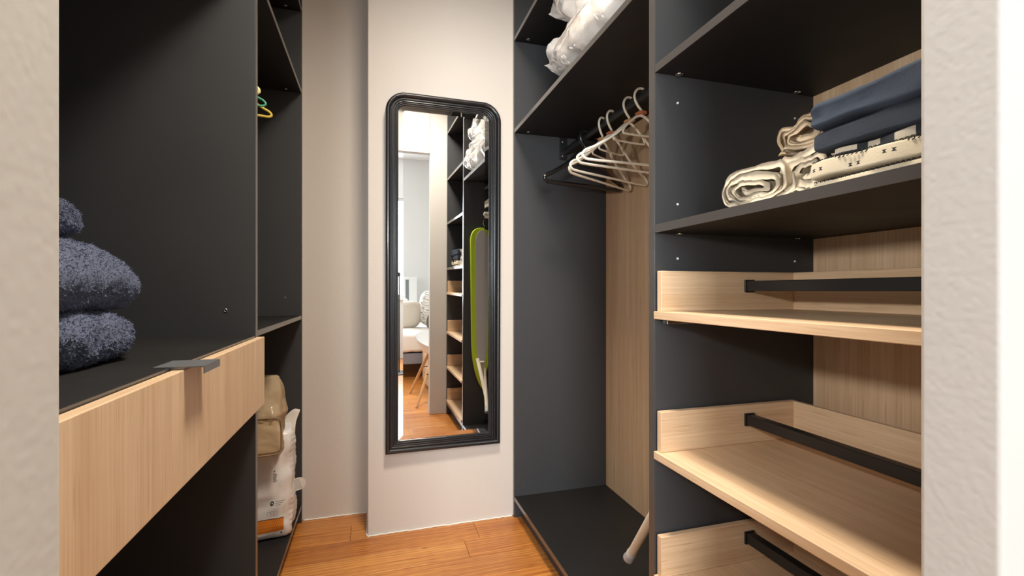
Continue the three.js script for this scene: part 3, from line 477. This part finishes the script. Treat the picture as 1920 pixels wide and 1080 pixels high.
// ---------------------------------------------------------------- bags at the foot of the left wardrobe
{
  const draw = document.createElement('canvas'); draw.width = draw.height = 1024; const g = draw.getContext('2d');
  g.fillStyle = '#e7e6e4'; g.fillRect(0, 0, 1024, 1024);
  // metres across the face, share of the height upwards
  const rect = (c, x0, x1, y0, y1) => { g.fillStyle = c; g.fillRect((x0 / 0.4 + 0.5) * 1024, (1 - y1) * 1024, (x1 - x0) / 0.4 * 1024, (y1 - y0) * 1024); };
  rect('#d9812c', -0.12, 0.112, 0.085, 0.20); rect('#2b2b2b', -0.12, 0.112, 0.20, 0.207); rect('#2b2b2b', 0.1, 0.106, 0.055, 0.07);
  g.strokeStyle = '#b9651a'; g.lineWidth = 3; for (let i = 0; i < 36; i++) for (let j = 0; j < 5; j++) { const cx = (-0.118 / 0.4 + 0.5) * 1024 + i * 17 + (j % 2) * 8, cy = 1024 * (1 - 0.19) + j * 24; if (cx > (0.106 / 0.4 + 0.5) * 1024) continue; g.beginPath(); for (let k = 0; k <= 6; k++) g.lineTo(cx + 9 * Math.cos(k * Math.PI / 3), cy + 13 * Math.sin(k * Math.PI / 3)); g.stroke(); }
  const E1 = (c, x, y, a, b2) => { g.fillStyle = c; g.beginPath(); g.ellipse((x / 0.4 + 0.5) * 1024, (1 - y) * 1024, a, b2, 0.3, 0, 7); g.fill(); };
  E1('#4a5250', 0.072, 0.35, 17, 24); E1('#e7e6e4', 0.073, 0.352, 8, 8);
  for (let j = 0; j < 3; j++) rect('#8a8d8c', 0.083, 0.118 - j * 0.008, 0.362 - j * 0.016, 0.368 - j * 0.016);
  for (const x of [0.056, 0.068, 0.08]) { g.strokeStyle = '#a9a9a8'; g.lineWidth = 3; g.strokeRect((x / 0.4 + 0.5) * 1024, (1 - 0.275) * 1024, 24, 40); } rect('#c0392b', 0.0705, 0.073, 0.25, 0.257);
  for (let j = 0; j < 9; j++) rect('#5b5550', 0.076, 0.086 + (j * 7 % 5) * 0.001, 0.62 - j * 0.009, 0.6255 - j * 0.009); rect('#5b5550', 0.078, 0.083, 0.635, 0.65);
  const map = new THREE.CanvasTexture(draw); map.colorSpace = THREE.SRGBColorSpace; map.wrapS = THREE.RepeatWrapping;
  const foil = PHY({ map, roughness: 0.38, clearcoat: 0.35, clearcoatRoughness: 0.25 });
  // upright body: section in x and z, carried up y
  const upright = (w, d, h, ex, crumple, shape, nu = 120, nv = 110) => { const q = soft({ w, h: d, l: h / 2, ex, ee: 9, wEnd: 0.85, nu, nv, disp: crumple, shape }); const uv = q.attributes.uv; for (let i = 0; i < uv.count; i++) uv.setXY(i, q.attributes.position.getX(i) / 0.4 + 0.5, uv.getY(i) / h + 0.5); q.rotateX(-Math.PI / 2); return q.translate(0, h / 2, 0); };
  const t = thing('sack', 'white plastic sack with an orange honeycomb band standing on the bottom shelf', 'sack', [-0.462, 0.085, -2.075], 0.10);
  const crum = (s, a, p) => fbm(p[0] * 9, p[1] * 9, p[2] * 6, 3) * 0.012 + crumple(p[0], p[1], p[2], 2.3, 2, 9) * 0.05 + (Math.abs(Math.cos(a)) > 0.8 ? 0.0009 * Math.sin(p[2] * 300) : 0);
  part('sack_body', upright(0.145, 0.115, 0.42, 6, crum), foil, t);
  // open top corner standing up behind the tote, and the printed tag
  const flap = soft({ w: 0.042, h: 0.006, l: 0.105, ex: 2.5, ee: 2.5, nu: 24, nv: 30, disp: (s, a, p) => fbm(p[0] * 30, p[1] * 30, p[2] * 20, 2) * 0.006, shape: (p, s) => [p[0] * (1 - 0.35 * s) + 0.03 * Math.max(0, s) ** 2, p[1] + 0.012 * s * s, p[2]] }).rotateX(-Math.PI / 2 + 0.1).rotateY(-0.35).rotateZ(-0.22);
  part('top_flap', flap.scale(0.75, 0.75, 0.75).translate(0.118, 0.40, -0.02), PHY({ color: lin(238, 232, 220), roughness: 0.4, clearcoat: 0.3 }), t);
  const tagC = document.createElement('canvas'); tagC.width = tagC.height = 128; const tg = tagC.getContext('2d'); tg.fillStyle = '#dcdad4'; tg.fillRect(0, 0, 128, 128); tg.fillStyle = '#8e8c88'; for (let i = 0; i < 9; i++) tg.fillRect(14, 12 + i * 12, 70 + (i * 31) % 30, 5);
  const tagMap = new THREE.CanvasTexture(tagC); tagMap.colorSpace = THREE.SRGBColorSpace;
  const ts = new THREE.Shape(); ts.moveTo(0, 0); ts.lineTo(0.042, 0); ts.absarc(0.042, 0.03, 0.03, -Math.PI / 2, Math.PI / 2); ts.lineTo(0, 0.06);
  const tgeo = new THREE.ExtrudeGeometry(ts, { depth: 0.0015, bevelEnabled: false }); { const uv = tgeo.attributes.uv; for (let i = 0; i < uv.count; i++) uv.setXY(i, uv.getX(i) / 0.072, uv.getY(i) / 0.06); }
  part('tag', tgeo.scale(0.85, 0.85, 1).rotateZ(0.2).translate(0.132, 0.135, 0.0), STD({ map: tagMap, roughness: 0.6 }), t, 'rounded printed paper tag');
  // canvas tote lying against its top
  const tote = thing('tote_bag', 'beige cloth storage bag with a clear pocket on top of the white sack', 'bag', [-0.462, 0.435, -1.965], 0.06);
  const tanCloth = PHY({ color: lin(176, 152, 118), roughness: 0.6, sheen: 0.3, bumpMap: weave, bumpScale: 0.0006, clearcoat: 0.1 });
  part('bag_body', upright(0.128, 0.075, 0.29, 5, (s, a, p) => fbm(p[0] * 9 + 4, p[1] * 9, p[2] * 7, 3) * 0.024 + crumple(p[0], p[1], p[2], 4.1, 1, 8) * 0.075, (p, s) => { const k = Math.max(0, s - 0.05) / 0.95; return [p[0] * (1 - 0.12 * k), p[1] * (1 - 0.75 * k) - 0.01 * k, p[2]]; }), tanCloth, tote);
  const pk = soft({ w: 0.122, h: 0.008, l: 0.062, ex: 6, ee: 9, nu: 60, nv: 40, disp: (s, a, p) => fbm(p[0] * 14, p[1] * 20, p[2] * 20, 3) * 0.008 }).rotateX(-Math.PI / 2).translate(0, 0.078, 0.076);
  part('pocket', pk, PHY({ color: lin(196, 172, 136), roughness: 0.28, clearcoat: 0.7, clearcoatRoughness: 0.15 }), tote, 'shiny clear-fronted pocket');
  part('binding', tube([[-0.118, 0.142, 0.083], [0.118, 0.142, 0.083], [0.122, 0.136, 0.082], [0.122, 0.02, 0.082], [0.118, 0.014, 0.083], [-0.118, 0.014, 0.083]], 0.0032, 80, 6), PHY({ color: lin(140, 118, 88), roughness: 0.6 }), tote);
  part('zip', tube([[-0.11, 0.286, -0.012], [0, 0.29, -0.013], [0.1, 0.286, -0.012]], 0.0032, 50, 6), PHY({ color: lin(150, 132, 104), roughness: 0.5 }), tote);
}

// ---------------------------------------------------------------- ironing board leaning on the divider in the hanging bay
{
  const t = thing('ironing_board', 'ironing board with a lime-edged grey mesh cover hung in the hanging bay', 'ironing board', [0.836, 0.90, -0.985]);
  const w = 0.17, top = 0.555, bot = -0.60, sh = new THREE.Shape();
  sh.moveTo(-w + 0.07, top); sh.quadraticCurveTo(-w, top, -w, top - 0.09); sh.lineTo(-w + 0.012, -0.25); sh.bezierCurveTo(-w + 0.02, -0.45, -0.09, bot, 0, bot); sh.bezierCurveTo(0.09, bot, w - 0.02, -0.45, w - 0.012, -0.25); sh.lineTo(w, top - 0.09); sh.quadraticCurveTo(w, top, w - 0.07, top); sh.closePath();
  const lime = cloth(200, 226, 62), mesh = tex(128, 128, (u, v) => { const k = Math.sin((u + v) * 16 * Math.PI * 2) * Math.sin((u - v) * 16 * Math.PI * 2); return mix3(S(158, 160, 162), S(228, 229, 228), 0.5 + 0.5 * k); }, true, 8, 8);
  part('cover_edge', new THREE.ExtrudeGeometry(sh, { depth: 0.014, bevelEnabled: true, bevelThickness: 0.006, bevelSize: 0.006, bevelSegments: 3, curveSegments: 24 }).translate(0, 0, 0.006), lime, t, 'lime green cover edge');
  const inner = new THREE.Shape(sh.getPoints(24).map((p) => new THREE.Vector2(p.x * 0.82, p.y > 0 ? p.y - 0.012 : p.y * 0.985)));
  part('cover', new THREE.ExtrudeGeometry(inner, { depth: 0.003, bevelEnabled: true, bevelThickness: 0.0015, bevelSize: 0.0015, bevelSegments: 2, curveSegments: 20 }).translate(0, 0, -0.0035), STD({ map: mesh, roughness: 0.8 }), t, 'grey mesh cover');
  const pale = PHY({ color: lin(226, 218, 198), roughness: 0.4 }), cap = plastic(176, 176, 174, 0.5);
  const leg = (a, b) => { const p = V(...a), q = V(...b), d = q.clone().sub(p), L = d.length(), o = new THREE.Group(); const g = cyl(0.0125, 0.0125, L, 20).translate(0, L / 2, 0).applyQuaternion(new THREE.Quaternion().setFromUnitVectors(V(0, 1, 0), d.clone().normalize())).translate(...a); const m = part('leg', g, pale, t);
    const c = new THREE.LatheGeometry([[0, -0.034], [0.0145, -0.034], [0.0145, -0.01], [0.017, 0], [0.017, 0.006], [0, 0.006]].map((v) => new THREE.Vector2(...v)), 24).applyQuaternion(new THREE.Quaternion().setFromUnitVectors(V(0, 1, 0), d.clone().normalize())).translate(...q.toArray()); part('foot_cap', c, cap, m, 'grey plastic cap'); };
  leg([-0.128, -0.34, -0.02], [-0.104, -0.652, -0.252]); leg([0.10, -0.42, -0.03], [0.03, -0.66, -0.24]);
  part('leg_brace', tube([[-0.124, -0.36, -0.034], [0, -0.37, -0.036], [0.09, -0.43, -0.034]], 0.008, 20, 10), pale, t);
  part('hook', tube([[-0.06, 0.55, 0.012], [-0.085, 0.6, 0.012], [-0.03, 0.655, 0.012], [0.02, 0.68, 0.012], [0.025, 0.79, 0.012], [0.023, 0.822, 0.012], [0.02, 0.84, 0.012], [0.024, 0.853, 0.012], [0.035, 0.842, 0.012], [0.037, 0.815, 0.012]], 0.003, 90, 6), M.steel, t);
}

// ---------------------------------------------------------------- bedroom seen in the mirror
{
  const bed = thing('bed', 'bed with a white fitted sheet on a low grey base', 'bed', [0.12, 0, 1.08]);
  part('base', board(0.02, 1.85, 0.17, 0.29, 0.03, 1.42, 0, 0.01), cloth(140, 140, 150), bed);
  for (const [x, z] of [[0.06, 0.07], [1.8, 0.07], [0.06, 1.38], [1.8, 1.38]]) part('leg', cyl(0.025, 0.02, 0.1695, 16).translate(x, 0.085, z), M.blackmetal, bed);
  part('mattress', soft({ w: 0.735, h: 0.115, l: 0.94, ex: 9, ee: 14, nu: 90, nv: 90, disp: (s, a, p) => fbm(p[0] * 6, p[1] * 6, p[2] * 6, 3) * 0.012 - Math.abs(fbm(p[0] * 5 + p[1] * 9, p[1] * 12, p[2] * 14, 2)) * 0.012 }).rotateY(Math.PI / 2).translate(0.935, 0.405, 0.735), cloth(240, 234, 226), bed);
  const pillow = (name, label, m, x, y, z, w, h, d, rx, ry, s) => { const q = soft({ w, h: d, l: h, ex: 2.6, ee: 2.8, nu: 50, nv: 50, disp: (a, b, p) => fbm(p[0] * 8 + s, p[1] * 8, p[2] * 8, 3) * 0.02 }).rotateX(-Math.PI / 2); const o = solo(name, q, m, label, 'pillow', 'pillows on the bed'); o.position.set(x, y, z); o.rotation.set(rx, ry, 0); };
  pillow('pillow', 'plain white pillow leaning at the foot of the white picture boards', cloth(238, 234, 228), 0.36, 0.70, 1.82, 0.2, 0.19, 0.07, -0.25, 0.1, 1);
  pillow('pillow', 'beige linen pillow in front of the plain white pillow', cloth(226, 214, 198), 0.50, 0.68, 1.66, 0.17, 0.17, 0.065, -0.3, -0.2, 3);
  const speck = tex(128, 128, (u, v) => mix3(S(232, 226, 216), S(150, 146, 138), Math.max(0, Math.min(1, 2 * pnoise(u * 24, v * 24, 24, 24, 80)))), true, 1.5, 8);
  pillow('cushion', 'speckled grey and cream cushion tipped against the pillows', PHY({ map: speck, roughness: 0.95 }), 0.82, 0.75, 1.60, 0.2, 0.22, 0.085, -0.2, 0.5, 6);
  pillow('cushion', 'dark brown cushion beneath the speckled one', cloth(96, 82, 74), 0.84, 0.605, 1.38, 0.16, 0.10, 0.06, -0.1, 0.2, 8);
  const slat = (x, label, y) => { const o = thing('picture_board', label, 'picture', [x, y, 2.3]); o.rotation.x = 0.08; part('frame', board(-0.11, 0.11, 0, 0.62, 0, 0.02, 1, 0.003), M.white, o); part('print', board(-0.045, 0.0, 0.2, 0.58, -0.003, 0.0005, 1, 0.0005), cloth(120, 124, 126), o, 'grey stripe'); };
  slat(0.58, 'white board with a grey stripe behind the beige pillow', 0.53); slat(0.34, 'white board with a grey stripe behind the plain white pillow', 0.53);
  // shell chair on wooden legs
  const ch = thing('shell_chair', 'white moulded shell chair on splayed wooden legs', 'chair', [0.70, 0, 0.2]);
  const shell = [], NU = 40, NV = 24, idx = [];
  for (let j = 0; j <= NV; j++) for (let i = 0; i <= NU; i++) { const a = 2 * Math.PI * i / NU, r = j / NV, rim = 0.455 + 0.165 * (0.55 + 0.45 * Math.cos(a + 0.4)); shell.push(0.275 * Math.sin(a) * r ** 0.7, 0.425 + (rim - 0.425) * r ** 4.2, -0.265 * Math.cos(a + Math.PI) * r ** 0.7 * 0.95); }
  for (let j = 0; j < NV; j++) for (let i = 0; i < NU; i++) { const a = j * (NU + 1) + i, b = a + NU + 1; idx.push(a, a + 1, b, b, a + 1, b + 1); }
  const inn = shell.slice(), n0 = shell.length / 3; for (let k = 0; k < n0; k++) shell.push(inn[k * 3] * 0.985, inn[k * 3 + 1] - 0.006 + 0.006 * (k >= n0 - NU - 1 ? 1 : 0), inn[k * 3 + 2] * 0.985);
  const m0 = idx.length; for (let k = 0; k < m0; k += 3) idx.push(idx[k] + n0, idx[k + 2] + n0, idx[k + 1] + n0);
  const sg = new THREE.BufferGeometry(); sg.setAttribute('position', new THREE.Float32BufferAttribute(shell, 3)); sg.setIndex(idx); sg.computeVertexNormals();
  part('shell', sg, PHY({ color: lin(240, 240, 238), roughness: 0.4, side: THREE.DoubleSide }), ch);
  const wood = PHY({ map: oakTex, color: lin(250, 226, 190), roughness: 0.5 });
  for (const [sx, sz] of [[-1, -1], [1, -1], [-1, 1], [1, 1]]) { const a = V(sx * 0.295, 0, sz * 0.27), b = V(sx * 0.13, 0.42, sz * 0.12), d = b.clone().sub(a); part('leg', cyl(0.0165, 0.0105, d.length(), 18).translate(0, d.length() / 2, 0).applyQuaternion(new THREE.Quaternion().setFromUnitVectors(V(0, 1, 0), d.clone().normalize())).translate(a.x, 0.003, a.z), wood, ch); }
  for (const s of [-1, 1]) part('strut', tube([[-0.2, 0.27, s * 0.19], [0.2, 0.27, s * 0.19]], 0.004, 6, 6), M.blackmetal, ch);
  const nt = thing('nightstand', 'low oak bedside box standing between bed and shell chair', 'nightstand', [0.85, 0, 0.78]);
  part('body', board(-0.26, 0.26, 0.03, 0.44, -0.2, 0.2, 1, 0.003), M.oak, nt); part('top', board(-0.27, 0.27, 0.4402, 0.46, -0.21, 0.21, 0, 0.003), M.oak, nt); part('base', board(-0.24, 0.24, 0, 0.0298, -0.18, 0.18, 0, 0.002), M.blackmetal, nt);
}

renderer.render(scene, camera);
